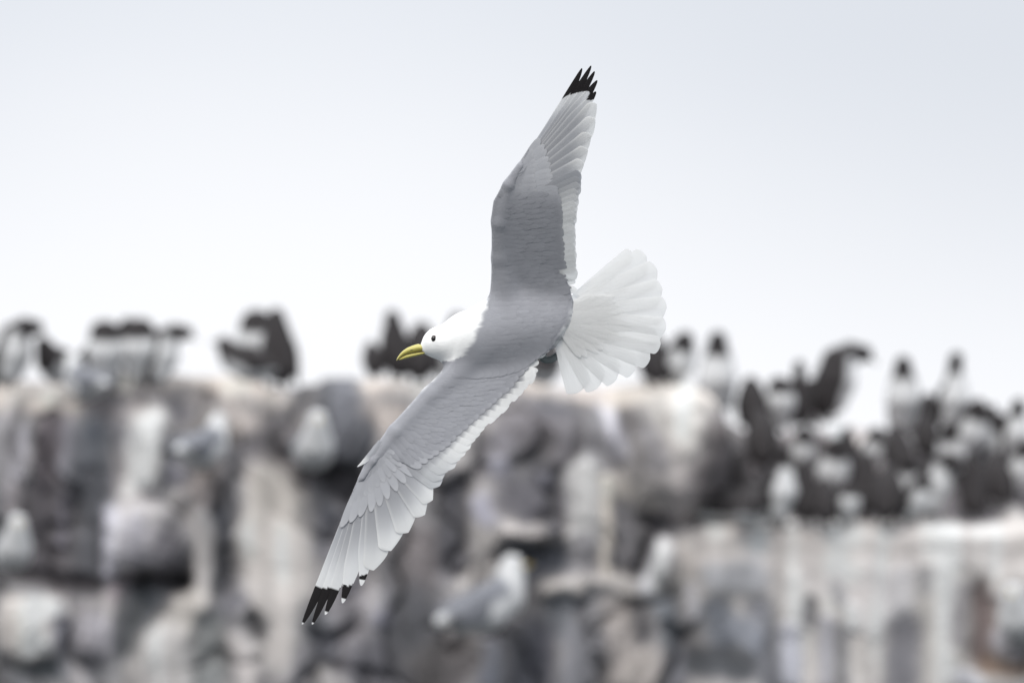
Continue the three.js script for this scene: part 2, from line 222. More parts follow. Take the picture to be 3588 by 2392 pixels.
const cliff = new THREE.Group(); cliff.name = 'cliff'; scene.add(cliff);
tag(cliff, 'grey rock cliff streaked with pale bird droppings', 'cliff', null, 'structure');
{
  const xs = [], rows = [];
  for (let x = -13; x < -3; x += 0.16) xs.push(x); for (let x = -3; x < 3; x += 0.015) xs.push(x); for (let x = 3; x <= 13; x += 0.16) xs.push(x);
  const yLow = yAtRow(1620);
  for (let i = 0; i < 26; i++) rows.push(i / 26); for (let i = 0; i <= 130; i++) rows.push(1 + i / 130);
  for (let i = 1; i <= 26; i++) rows.push(2 + i / 26);
  const pos = [], col = [], uv = [], idx = [], nx = xs.length;
  for (const r of rows) for (const X of xs) {
    const px = toPX(X), top = yAtRow(interp(topLine, px) + 10 * noise(X * 3, 4, 1) + 6 * noise(X * 9, 4, 6));
    let Y, Z, s;
    if (r < 2) {
      Y = r < 1 ? lerp(-0.6, yLow, r) : lerp(yLow, top, r - 1);
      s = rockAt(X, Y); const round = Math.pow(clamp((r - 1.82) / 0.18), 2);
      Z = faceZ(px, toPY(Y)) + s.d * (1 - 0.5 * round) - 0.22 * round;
    } else {                                       // the top of the rock, running back and down to the sea on the far side
      const u = r - 2; s = rockAt(X, top + u * 3);
      Z = faceZ(px, toPY(top)) - 0.22 - 7 * u * u - 0.6 * u + s.d * 0.5;
      Y = top + 0.05 * Math.sin(u * 20 + X) * sstep(0, 0.2, u) - 0.25 * u - (top + 0.6) * sstep(0.72, 1, u);
    }
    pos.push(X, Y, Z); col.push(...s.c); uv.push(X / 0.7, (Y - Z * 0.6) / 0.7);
  }
  for (let j = 0; j + 1 < rows.length; j++) for (let i = 0; i + 1 < nx; i++) { const a = j * nx + i, b = a + 1, c = a + nx, d = c + 1; idx.push(a, b, c, b, d, c); }
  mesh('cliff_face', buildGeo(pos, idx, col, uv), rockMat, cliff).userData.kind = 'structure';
}
/** A loose block of the cliff, rounded and chipped, standing proud of the face. */
function rockBlock(px, py, rx, ry, depth, power, seed, name = 'rock_block') {
  const g = mergeVertices(new THREE.IcosahedronGeometry(1, 24).deleteAttribute('normal').deleteAttribute('uv'), 1e-5), p = g.attributes.position, col = [], uv = [];
  const sx = rx * PX * 41.06, sy = ry * PX * 41.06, X0 = fromPX(px), Y0 = yAtRow(py), Z0 = faceZ(px, py) + 0.02;
  for (let i = 0; i < p.count; i++) {
    let x = p.getX(i), y = p.getY(i), z = p.getZ(i);
    const n = Math.pow(Math.abs(x) ** (power * 0.8) + Math.abs(y) ** (power * 0.8) + Math.abs(z) ** (power * 0.8), -1 / (power * 0.8)) * (1 + 0.17 * fbm(x * 1.6 + seed, y * 1.6, z * 1.6, 3) + 0.05 * noise(x * 6, y * 4, z * 6 + seed));
    x *= n * sx; y *= n * sy; z *= n * depth * 0.62;
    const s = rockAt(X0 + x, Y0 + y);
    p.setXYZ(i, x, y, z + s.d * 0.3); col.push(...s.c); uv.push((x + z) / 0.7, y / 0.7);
  }
  g.setAttribute('color', new THREE.Float32BufferAttribute(col, 3)); g.setAttribute('uv', new THREE.Float32BufferAttribute(uv, 2)); g.computeVertexNormals();
  const m = mesh(name, g, rockMat, cliff); m.position.set(X0, Y0, Z0); return m;
}
rockBlock(1555, 1030, 128, 148, 0.42, 2.6, 1, 'boulder').userData.label = 'big rounded pale boulder under the ledge birds';
for (const b of [[70, 1440, 85, 82, 0.34, 4, 2], [218, 1468, 55, 60, 0.3, 2.6, 3], [335, 1235, 104, 82, 0.3, 3, 4], [345, 1045, 34, 92, 0.2, 4, 6], [1220, 1224, 76, 22, 0.26, 3.5, 9], [1525, 1290, 34, 60, 0.22, 2.8, 12], [780, 970, 70, 100, 0.2, 3.4, 16]]) rockBlock(...b);

// ------------------------------------------------------------------ birds on the rock
const plumage = new THREE.MeshStandardMaterial({ vertexColors: true, roughness: 0.85 });
const billDark = new THREE.MeshStandardMaterial({ color: 0x161313, roughness: 0.45 });
const billYellow = new THREE.MeshStandardMaterial({ color: 0xb59a2a, roughness: 0.45 });
const footMat = new THREE.MeshStandardMaterial({ color: 0x2a2523, roughness: 0.7 });
const eyeMat = new THREE.MeshPhysicalMaterial({ color: 0x0a0505, roughness: 0.25, clearcoat: 0.25, clearcoatRoughness: 0.1 });
const DARKP = [0.020, 0.0165, 0.018], WHITEP = [0.56, 0.56, 0.57], GREYP = [0.17, 0.175, 0.198];
// poses: chains of [forward, up, sideways, radius] in metres from the feet: torso (rump, belly, breast, shoulders), then neck and head
const poses = {
  upright: [[-0.075, 0.05, 0, 0.02], [-0.035, 0.10, 0, 0.058], [0.012, 0.19, 0, 0.068], [0.018, 0.265, 0, 0.052], [0.022, 0.325, 0, 0.031], [0.036, 0.365, 0, 0.030], 0.0],
  stretched: [[-0.07, 0.05, 0, 0.02], [-0.03, 0.10, 0, 0.056], [0.008, 0.19, 0, 0.062], [0.012, 0.265, 0, 0.044], [0.014, 0.345, 0, 0.024], [0.026, 0.395, 0, 0.027], 0.2],
  hunched: [[-0.09, 0.05, 0, 0.02], [-0.05, 0.09, 0, 0.058], [0.0, 0.155, 0, 0.072], [0.022, 0.21, 0, 0.058], [0.04, 0.25, 0, 0.038], [0.06, 0.275, 0, 0.031], -0.1],
  lying: [[-0.16, 0.055, 0, 0.02], [-0.10, 0.07, 0, 0.052], [-0.02, 0.085, 0, 0.068], [0.05, 0.11, 0, 0.055], [0.09, 0.15, 0, 0.034], [0.115, 0.185, 0, 0.029], 0.1],
  bowed: [[-0.06, 0.05, 0, 0.02], [-0.02, 0.10, 0, 0.06], [0.008, 0.18, 0, 0.07], [0.022, 0.255, 0, 0.054], [0.08, 0.30, 0, 0.031], [0.148, 0.298, 0, 0.028], -0.6],
  preening: [[-0.07, 0.05, 0, 0.02], [-0.03, 0.10, 0, 0.06], [0.018, 0.19, 0, 0.07], [0.01, 0.265, 0, 0.054], [-0.045, 0.285, 0.015, 0.032], [-0.09, 0.25, 0.03, 0.029], -0.8],
  sitting: [[-0.20, 0.085, 0, 0.02], [-0.12, 0.085, 0, 0.048], [-0.03, 0.09, 0, 0.070], [0.05, 0.115, 0, 0.060], [0.085, 0.165, 0, 0.040], [0.10, 0.205, 0, 0.036], -0.15],
};
const made = {};
function makeStandingBird(kind, pose) {
  const gull = kind === 'kittiwake', J = poses[pose], pitch = J[6], root = new THREE.Group(), B = new THREE.Vector3(J[2][0] - J[3][0], J[2][1] - J[3][1], 0);
  const ax = new THREE.Vector2(J[3][0] - J[1][0], J[3][1] - J[1][1]).normalize(), ven = new THREE.Vector2(ax.y, -ax.x);        // along the torso, and out of its breast
  const S = J.slice(0, 6).map((p, i) => [p[0], p[1], p[2], p[3] * (gull ? 1.05 : (pose === 'hunched' ? [1.4, 1.18, 1.18, 1.18, 1.28, 1.28] : [1.5, 1.27, 1.27, 1.27, 1.4, 1.34])[i])]);
  const field = (x, y, z) => { let d = 1; for (let i = 0; i < 5; i++) { const a = S[i], b = S[i + 1]; d = smin(d, capsule(x, y, z, a, b), i < 3 ? 0.02 : 0.025); } return d; };
  const q = surfaceNets([-0.28, -0.03, -0.13], [0.28, 0.48, 0.14], 0.0105, (x, y) => z => field(x, y, z)), col = [];
  for (let i = 0; i < q.pos.length; i += 3) {
    const x = q.pos[i], y = q.pos[i + 1], u = (x - J[2][0]) * ax.x + (y - J[2][1]) * ax.y, v = (x - J[2][0]) * ven.x + (y - J[2][1]) * ven.y, z = q.pos[i + 2];
    let w;
    const neckU = (J[4][0] - J[2][0]) * ax.x + (J[4][1] - J[2][1]) * ax.y, headD = Math.hypot(x - J[5][0], y - J[5][1], z - J[5][2]);
    if (gull) w = 1; else w = sstep(-0.012, 0.012, v - Math.abs(z) * 0.25 + 0.012) * (headD > 0.085 ? 1 : sstep(0.065, 0.085, headD)) * (1 - sstep(neckU - 0.035, neckU - 0.01, u));
    const greyBack = gull ? sstep(0.008, 0.03, -v) * (1 - sstep(0.07, 0.10, u)) * sstep(-0.17, -0.13, u) : 0;
    for (let k = 0; k < 3; k++) col.push(lerp(lerp(DARKP[k], WHITEP[k], w), GREYP[k], greyBack));
  }
  mesh('body', buildGeo(q.pos, q.idx, col, null, q.nor), plumage, root);
  for (const s of [-1, 1]) {                       // folded wings lie along the flanks
    const len = Math.hypot(J[3][0] - J[0][0], J[3][1] - J[0][1]) * 0.56, g = new THREE.SphereGeometry(1, 18, 14); const p = g.attributes.position, c = [];
    for (let i = 0; i < p.count; i++) { let x = p.getX(i), y = p.getY(i), z = p.getZ(i); const tp = x < 0 ? 1 - 0.75 * x * x : 1; c.push(...(gull ? (x < -0.72 ? [0.02, 0.02, 0.022] : GREYP) : DARKP)); p.setXYZ(i, x * len * (x < 0 ? 1.15 : 0.8), y * 0.046 * tp, z * 0.016 * tp); }
    g.setAttribute('color', new THREE.Float32BufferAttribute(c, 3)); g.computeVertexNormals();
    const w = mesh('wing', g, plumage, root); w.position.set(lerp(J[1][0], J[2][0], 0.6) - ven.x * 0.016, lerp(J[1][1], J[2][1], 0.6) - ven.y * 0.016, s * (gull ? 0.06 : 0.07)); w.rotation.set(0, s * 0.08, Math.atan2(ax.y, ax.x));
    const f = new THREE.CylinderGeometry(0.006, 0.009, 0.06, 8); const leg = mesh('leg', f, footMat, root); leg.position.set(-0.015, 0.03, s * 0.03);
    const web = new THREE.ConeGeometry(0.026, 0.06, 10).rotateZ(Math.PI / 2); web.scale(1, 0.22, 1); const ft = mesh('foot', web, footMat, root); ft.position.set(0.005, 0.006, s * 0.03); ft.rotation.y = Math.PI;
    const e = mesh('eye', new THREE.SphereGeometry(0.0042, 10, 8), eyeMat, root); e.position.set(J[5][0] + 0.012 * Math.cos(pitch), J[5][1] + 0.007 + 0.012 * Math.sin(pitch), S[5][2] + s * S[5][3] * 0.9);
  }
  const bl = gull ? 0.04 : 0.05, bill = new THREE.CylinderGeometry(0.0025, gull ? 0.0075 : 0.0085, bl, 10).rotateZ(-Math.PI / 2); bill.scale(1, 1.25, 0.8);
  const back = pose === 'preening' ? Math.PI : 0;
  const bm = mesh('bill', bill, gull ? billYellow : billDark, root); bm.rotation.set(0, 0, back ? Math.PI - pitch : pitch); const dir = back ? -1 : 1;
  bm.position.set(J[5][0] + dir * Math.cos(pitch) * (J[5][3] + bl * 0.42), J[5][1] + Math.sin(pitch) * (J[5][3] + bl * 0.42), J[5][2]);
  return root;
}
function perch(kind, pose, px, py, yaw, label, o = {}) {
  const key = kind + pose, proto = made[key] ??= makeStandingBird(kind, pose), b = proto.clone();
  b.name = numbered(kind); scene.add(b);
  const d = -(faceZ(px, py) + (o.out ?? 0.06));
  const p = at(px, py, 1).sub(camera.position); p.multiplyScalar(d / -p.z).add(camera.position);
  b.position.copy(p); b.rotation.set(0, THREE.MathUtils.degToRad(yaw - 90), THREE.MathUtils.degToRad(o.pitch ?? 0), 'YXZ'); b.scale.setScalar(o.s ?? 1);
  tag(b, label, kind === 'kittiwake' ? 'gull' : 'seabird', kind === 'kittiwake' ? 'gulls resting on the cliff' : 'dark seabirds crowded on the rock');
  return b;
}
// left top of the cliff
perch('guillemot', 'bowed', 25, 895, 55, 'pale-breasted dark seabird stooping at the far left end of the cliff top');
perch('guillemot', 'lying', 128, 880, -30, 'low dark seabird with bright white breast, second from the left on the cliff top');
perch('kittiwake', 'sitting', 190, 925, 215, 'grey-backed gull sitting below the left group on the cliff top rim', { out: 0.2 });
perch('guillemot', 'lying', 262, 850, 75, 'dark-backed seabird stretched flat above the white birds on the left cliff top', { out: -0.2, pitch: 14, s: 1.05 });
perch('guillemot', 'preening', 240, 895, 10, 'white-fronted seabird with hidden head under the flat dark back at left');
perch('guillemot', 'preening', 322, 890, -10, 'seabird with the brightest white breast on the left cliff top', { s: 1.0 });
perch('guillemot', 'bowed', 368, 892, 70, 'white-fronted seabird drooping its dark head to the right at left', { s: 0.9 });
perch('guillemot', 'upright', 640, 894, 205, 'tall dark upright seabird with its back turned beside the gap in the left group', { s: 0.98 });
perch('guillemot', 'preening', 588, 885, 0, 'pale-fronted seabird half hidden left of the tall dark upright one', { out: -0.25, s: 1.1 });
perch('guillemot', 'lying', 560, 872, -115, 'low dark seabird with raised head in front of the tall upright one', { s: 0.95, out: 0.15 });
// behind the flying gull's head
perch('guillemot', 'upright', 908, 876, 215, 'dark seabird standing highest just left of the flying gull’s bill', { s: 0.86 });
perch('guillemot', 'hunched', 856, 872, 200, 'crouched dark seabird at the left foot of the one above the bill', { out: 0.1, s: 0.6 });
perch('guillemot', 'hunched', 966, 886, 175, 'dark seabird partly hidden behind the flying gull’s head', { out: 0.02 });
perch('guillemot', 'upright', 1045, 890, 20, 'seabird whose pale top shows just above the flying gull’s head', { s: 0.9, out: -0.25 });
perch('guillemot', 'lying', 1250, 882, 160, 'dark seabird seen in the gap between lower wing and tail');
perch('guillemot', 'hunched', 1500, 892, 195, 'dark seabird directly under the lower tip of the spread tail', { s: 0.92 });
perch('guillemot', 'hunched', 1560, 895, 35, 'dark seabird with one round white spot right of the spread tail', { s: 0.9 });
perch('guillemot', 'upright', 1647, 962, 5, 'white-fronted upright seabird with round black head at the right of the boulder', { s: 1.08 });
// right: the crest
perch('guillemot', 'hunched', 1728, 1000, 185, 'square dark seabird with its back turned, first right of the white-fronted upright one', { s: 0.95 });
perch('guillemot', 'preening', 1792, 995, 5, 'headless-looking white-fronted seabird between two dark ones on the crest', { s: 0.84 });
perch('guillemot', 'stretched', 1836, 985, 175, 'slender dark seabird showing a thin dark neck on the crest', { s: 0.8 });
perch('guillemot', 'preening', 1866, 985, -10, 'pale-fronted seabird pressed against the left side of the big bowing one', { s: 0.75, out: -0.1 });
perch('guillemot', 'bowed', 1915, 968, 112, 'big dark seabird bowing its head to the right over its white belly', { s: 1.15 });
perch('guillemot', 'upright', 2076, 1000, -5, 'white-fronted seabird with dark wings at both sides on the crest at right', { s: 0.98 });
perch('guillemot', 'stretched', 2192, 1000, 25, 'long-necked pale-bodied seabird standing alone against the sky at right', { s: 0.97 });
perch('guillemot', 'hunched', 2232, 1062, 35, 'dark seabird with white breast oval below the long-necked one', { s: 1.0, out: 0.12 });
perch('guillemot', 'upright', 2334, 1065, 30, 'seabird cut by the right edge with its small head against the sky', { s: 0.8 });
perch('guillemot', 'hunched', 2344, 1142, 35, 'dark seabird with round white breast at the right edge of the crowd', { s: 0.9 });
// right: the crowd on the slope
perch('guillemot', 'hunched', 1752, 1085, 180, 'dark seabird with its back turned at the upper left of the sloping crowd', { s: 1.0 });
perch('guillemot', 'upright', 1700, 1192, 195, 'big brown-black seabird with its back turned at the left end of the crowd', { s: 0.82 });
perch('guillemot', 'lying', 1668, 1203, 130, 'low dark seabird beside the boulder at the left end of the ledge', { s: 1.0 });
perch('guillemot', 'lying', 1722, 1206, 165, 'crouched dark seabird in the front row left of the long white breast', { s: 1.0, out: 0.1 });
perch('guillemot', 'stretched', 1795, 1212, 40, 'seabird with the longest white breast, front row of the ledge', { s: 0.92, out: 0.08 });
perch('guillemot', 'upright', 1850, 1208, 190, 'dark seabird just right of the longest white breast on the ledge', { s: 0.8 });
perch('guillemot', 'hunched', 1912, 1150, 20, 'seabird with grey-white breast oval in the middle of the crowd', { s: 0.98 });
perch('guillemot', 'hunched', 1896, 1212, 180, 'oval dark back in the front row below the grey-white breast', { s: 0.78, out: 0.1 });
perch('guillemot', 'preening', 1948, 1210, 25, 'small grey-white seabird front in the middle of the ledge front row', { s: 0.62, out: 0.08 });
perch('guillemot', 'upright', 1948, 1115, 190, 'dark seabird with back turned under the big bowing one', { s: 0.72 });
perch('guillemot', 'upright', 1992, 1190, 165, 'dark slanting seabird right of the grey-white one in the crowd', { s: 0.8 });
perch('guillemot', 'hunched', 2040, 1208, 170, 'dark seabird with its back turned in the front row at middle right', { s: 0.95 });
perch('guillemot', 'hunched', 2078, 1182, 10, 'seabird with white upright oval breast right of the crowd centre', { s: 0.98 });
perch('guillemot', 'hunched', 2062, 1098, 190, 'dark seabird below the white-fronted one of the right crest', { s: 0.85 });
perch('guillemot', 'bowed', 2148, 1188, 50, 'seabird with curved white breast in the right part of the crowd', { s: 0.9 });
perch('guillemot', 'hunched', 2105, 1205, 60, 'seabird turned right, squeezed between the oval and the curved white breasts', { s: 0.8 });
perch('guillemot', 'upright', 2236, 1196, 190, 'tall dark seabird with back turned near the right end of the ledge', { s: 0.82 });
perch('guillemot', 'hunched', 2292, 1168, 190, 'dark seabird at the right end of the ledge above the pale rock', { s: 0.9 });
perch('guillemot', 'hunched', 2190, 1100, -25, 'pale-breasted seabird under the long-necked one, above the curved white breast', { s: 0.9, out: -0.1 });
perch('guillemot', 'hunched', 1840, 1095, 25, 'pale-breasted seabird on the slope under the slender-necked one', { s: 0.8, out: -0.1 });
perch('guillemot', 'hunched', 2005, 1085, 30, 'seabird with a small pale breast under the bowing one', { s: 0.72, out: -0.1 });
perch('guillemot', 'hunched', 2128, 1060, 190, 'dark seabird just below the dark-winged white-fronted one on the right crest', { s: 0.8, out: -0.1 });
perch('guillemot', 'hunched', 2285, 1080, 35, 'pale-breasted seabird near the right edge above the end of the ledge', { s: 0.9, out: -0.1 });
perch('guillemot', 'upright', 2282, 1040, 185, 'dark seabird with back turned on the falling skyline near the right edge', { s: 0.6, out: -0.1 });
perch('guillemot', 'hunched', 2128, 1005, 160, 'dark seabird beside the white-fronted one, on the dip of the right skyline', { s: 0.72, out: -0.1 });
// gulls on the face
perch('kittiwake', 'sitting', 722, 1088, 8, 'white-headed gull sitting on the dark rock left of the lower wing’s wrist', { s: 1.25, out: 0.22 });
perch('kittiwake', 'sitting', 470, 1085, 150, 'grey-backed gull with bright white head beside the white rock column', { s: 1.2, out: 0.22 });
perch('kittiwake', 'sitting', 30, 1320, 12, 'white-headed gull at the left edge of the photo above the pale block', { s: 1.2, out: 0.3 });
perch('kittiwake', 'sitting', 1142, 1458, 122, 'grey-winged gull slanting up to the right in the bottom middle', { s: 1.5, out: 0.30, pitch: 12 });
perch('kittiwake', 'sitting', 2342, 1490, -15, 'white-headed gull at the right edge beside the brown rock', { s: 1.3, out: 0.3 });

// ------------------------------------------------------------------ the gull in flight
const BD = 13.5, AX = 1200, AY = 760, origin = camPoint(AX, AY, BD), U = PX * BD;          // U: metres per layout step at the bird
const gull = new THREE.Group(); gull.name = 'flying_kittiwake'; gull.position.copy(at(AX, AY, BD)); gull.quaternion.copy(camera.quaternion); scene.add(gull);
tag(gull, 'large white and grey gull with black wing tips gliding in front of the cliff', 'gull');
const BP = (px, py, z) => camPoint(px, py, BD - z * U).sub(origin);                        // layout + height above the bird's back plane
const upLead = [[1122, 690], [1128, 637], [1130, 579], [1129, 533], [1126, 502], [1131, 460], [1151, 424], [1193, 368], [1230, 310], [1281, 233], [1335, 156]];
const loLead = [[1044, 833], [973, 895], [927, 945], [894, 979], [873, 1008], [852, 1037], [838, 1062], [815, 1108], [789, 1171], [773, 1217], [747, 1280], [724, 1343], [693, 1434]];
const upArm = [[1122, 690], [1128, 637], [1130, 579], [1129, 533], [1126, 502], [1131, 460], [1151, 424], [1173, 395], [1193, 368], [1215, 334], [1221, 338], [1206, 372], [1192, 400], [1182, 424], [1205, 432], [1245, 440], [1282, 452], [1288, 470], [1291, 510], [1293, 570], [1300, 612], [1296, 630], [1311, 655], [1318, 690], [1300, 745], [1110, 762], [1112, 720]];
const loArm = [[1044, 833], [973, 895], [927, 945], [894, 979], [873, 1008], [852, 1037], [838, 1062], [815, 1108], [797, 1150], [803, 1152], [826, 1112], [848, 1078], [866, 1050], [905, 1062], [945, 1074], [968, 1068], [995, 1046], [1025, 1021], [1067, 983], [1118, 933], [1176, 883], [1213, 838], [1268, 797], [1290, 755], [1110, 740], [1080, 785]];
const mantle = [[1119, 694], [1106, 723], [1099, 748], [1087, 776], [1074, 797], [1060, 815], [1040, 836], [1100, 900], [1214, 838], [1274, 792], [1282, 775], [1296, 755], [1312, 728], [1320, 695], [1313, 655], [1296, 630], [1200, 560], [1124, 640]];
function wingZ(x, y) {                             // height of the wings' upper surface: both raised, the far one more
  const hu = (x - 1205) * 0.26 - (y - 690) * 0.966, hl = -(x - 1165) * 0.62 + (y - 825) * 0.785;
  const up = h => h <= 0 ? 0 : 0.50 * (h < 40 ? h * h / 80 : h - 20) - (h > 170 ? 0.36 * (h - 170 < 120 ? (h - 170) ** 2 / 240 : h - 230) : 0);
  const lo = h => h <= 0 ? 0 : 0.20 * (h < 60 ? h * h / 120 : h - 30) - (h > 260 ? 0.22 * (h - 260 < 120 ? (h - 260) ** 2 / 240 : h - 320) : 0);
  const cu = sstep(0, 90, hu), cl = sstep(0, 90, hl);
  const c = cu ? lineD(x, y, upLead) : 0, e = cl ? lineD(x, y, loLead) : 0;
  return 26 + up(hu) + lo(hl) - cu * 0.0007 * Math.max(0, c - 40) ** 2 - cl * 0.0006 * Math.max(0, e - 40) ** 2;
}
const torso = [[978, 799, 16, 12], [1002, 789, 14, 33.5], [1026, 787, 10, 41.5], [1072, 775, 0, 58], [1130, 764, -20, 72], [1200, 748, -26, 74], [1255, 742, -22, 58], [1302, 729, -18, 36], [1340, 724, -22, 16]];
const armU = [[1168, 690, 34], [1152, 590, 19], [1149, 510, 14], [1170, 424, 8], [1196, 382, 4]], armL = [[1095, 815, 34], [988, 908, 17], [908, 992, 13], [856, 1058, 8], [834, 1098, 4]];
for (const A of [armU, armL]) for (const p of A) { p[3] = p[2]; p[2] = wingZ(p[0], p[1]) - p[3] * 0.7; }
function bodyColumn(x, y) {
  const dU = polySD(x, y, upArm), dL = polySD(x, y, loArm), d2 = smin(dU, dL, 14) + 2, wz = wingZ(x, y);
  const t = lerp(x < 880 || y < 440 ? 3.2 : 7.5 - 4.3 * Math.max(sstep(940, 880, x), sstep(520, 440, y)), 3.4, sstep(0, 90, Math.min(lineD(x, y, upLead), lineD(x, y, loLead))));
  const far = d2 > 60 && (x < 930 || x > 1400 || y < 640 || y > 880);
  if (far) return null;
  return z => {
    let d = smax(d2, Math.abs(z - wz + 4) * 0.84 - t, 5);
    let b = 1e3;
    for (let i = 0; i + 1 < torso.length; i++) b = smin(b, capsule(x, y, z, torso[i], torso[i + 1]), 10);
    for (const A of [armU, armL]) for (let i = 0; i + 1 < A.length; i++) d = smin(d, capsule(x, y, z, A[i], A[i + 1]), 14);
    return smin(d, b, 34);
  };
}
function topZ(x, y) {                              // outermost surface seen from the back
  const f = bodyColumn(x, y); if (!f) return wingZ(x, y);
  let z = 330; for (let i = 0; i < 200 && z > -60; i++) { const d = f(z); if (d < 0.15) return z; z -= Math.max(d * 0.8, 0.3); }
  return wingZ(x, y);
}
const GS = 5, GX0 = 760, GY0 = 280, GNX = 130, GNY = 195, backGrid = new Float32Array(GNX * GNY).fill(NaN);      // the same surface on a grid, slightly smoothed
for (let j = 0; j < GNY; j++) for (let i = 0; i < GNX; i++) { const x = GX0 + i * GS, y = GY0 + j * GS; if (Math.min(polySD(x, y, upArm), polySD(x, y, loArm), polySD(x, y, mantle)) < 12) backGrid[j * GNX + i] = topZ(x, y); }
for (let pass = 0; pass < 3; pass++) { const o = backGrid.slice(); for (let j = 1; j + 1 < GNY; j++) for (let i = 1; i + 1 < GNX; i++) { let s = 0, n = 0; for (const k of [0, -1, 1, -GNX, GNX]) { const v = o[j * GNX + i + k]; if (v === v) { s += v; n++; } } if (o[j * GNX + i] === o[j * GNX + i]) backGrid[j * GNX + i] = s / n; } }
function backZ(x, y) {
  const u = (x - GX0) / GS, v = (y - GY0) / GS, i = Math.floor(u), j = Math.floor(v); let s = 0, w = 0;
  for (const [a, b] of [[0, 0], [1, 0], [0, 1], [1, 1]]) { const z = backGrid[(j + b) * GNX + i + a]; if (z === z && z !== undefined) { const q = (a ? u - i : 1 - u + i) * (b ? v - j : 1 - v + j) + 1e-6; s += z * q; w += q; } }
  return w > 0 ? s / w : wingZ(x, y);
}
const MANT = [0.315, 0.318, 0.346], WHT = [0.86, 0.86, 0.86], PRIM = [0.46, 0.465, 0.495], BLK = [0.016, 0.014, 0.015];
const downy = (() => {                             // fine barbs and soft clumps of the plumage
  const s = 512, d = new Uint8Array(s * s * 4);
  for (let j = 0; j < s; j++) for (let i = 0; i < s; i++) { const v = 140 + 60 * noise(i / 3.2, j / 14, 1) + 50 * noise(i / 9, j / 30, 7) + 20 * noise(i / 1.5, j / 4, 3); d.set([v, v, v, 255], (j * s + i) * 4); }
  const t = new THREE.DataTexture(d, s, s); t.wrapS = t.wrapT = THREE.RepeatWrapping; t.magFilter = THREE.LinearFilter; t.needsUpdate = true; return t;
})();
const bodyMat = new THREE.MeshPhysicalMaterial({ vertexColors: true, roughness: 0.9, specularIntensity: 0.3, sheen: 0.25, sheenRoughness: 0.6, bumpMap: downy, bumpScale: 0.0003 });
const featherMat = new THREE.MeshPhysicalMaterial({ vertexColors: true, roughness: 0.8, specularIntensity: 0.3, transmission: 0.3, thickness: 0, side: THREE.DoubleSide, bumpMap: downy.clone(), bumpScale: 0.00015 });
featherMat.bumpMap.needsUpdate = true;
const tailMat = featherMat.clone(); tailMat.transmission = 0.5;
const covertMat = new THREE.MeshPhysicalMaterial({ vertexColors: true, roughness: 0.9, specularIntensity: 0.3, sheen: 0.25, sheenRoughness: 0.6, side: THREE.DoubleSide, bumpMap: downy, bumpScale: 0.00012 });
{
  const q = surfaceNets([765, 285, -115], [1400, 1235, 300], 3.3, bodyColumn), pos = [], nor = [], col = [], uv = [];
  for (let i = 0; i < q.pos.length; i += 3) {
    const x = q.pos[i], y = q.pos[i + 1], z = q.pos[i + 2], p = BP(x, y, z); pos.push(p.x, p.y, p.z); nor.push(q.nor[i], -q.nor[i + 1], q.nor[i + 2]);
    const m = Math.min(polySD(x, y, mantle), x < 920 || y < 450 ? -10 : 99, Math.min(polySD(x, y, upArm), polySD(x, y, loArm)) + (x > 1000 && x < 1120 && y > 690 && y < 826 - (x - 1040) * 0.3 ? 20 : -8));
    const edge = (y > 829 && x > 1015 && x < 1120 ? -30 : 0) + 4 * noise(x / 16, y / 5, 2), g = (1 - sstep(-11, 7, m + edge)) * sstep(-0.25, 0.1, q.nor[i + 2]), v = 1 + 0.03 * noise(x / 14, y / 6, 5);
    for (let k = 0; k < 3; k++) col.push(lerp(WHT[k], MANT[k] * v, g));
    uv.push(y / 120, x / 120);
  }
  const idx = []; for (let i = 0; i < q.idx.length; i += 3) idx.push(q.idx[i], q.idx[i + 2], q.idx[i + 1]);       // the layout's y runs down
  mesh('body', buildGeo(pos, idx, col, uv, nor), bodyMat, gull);
}
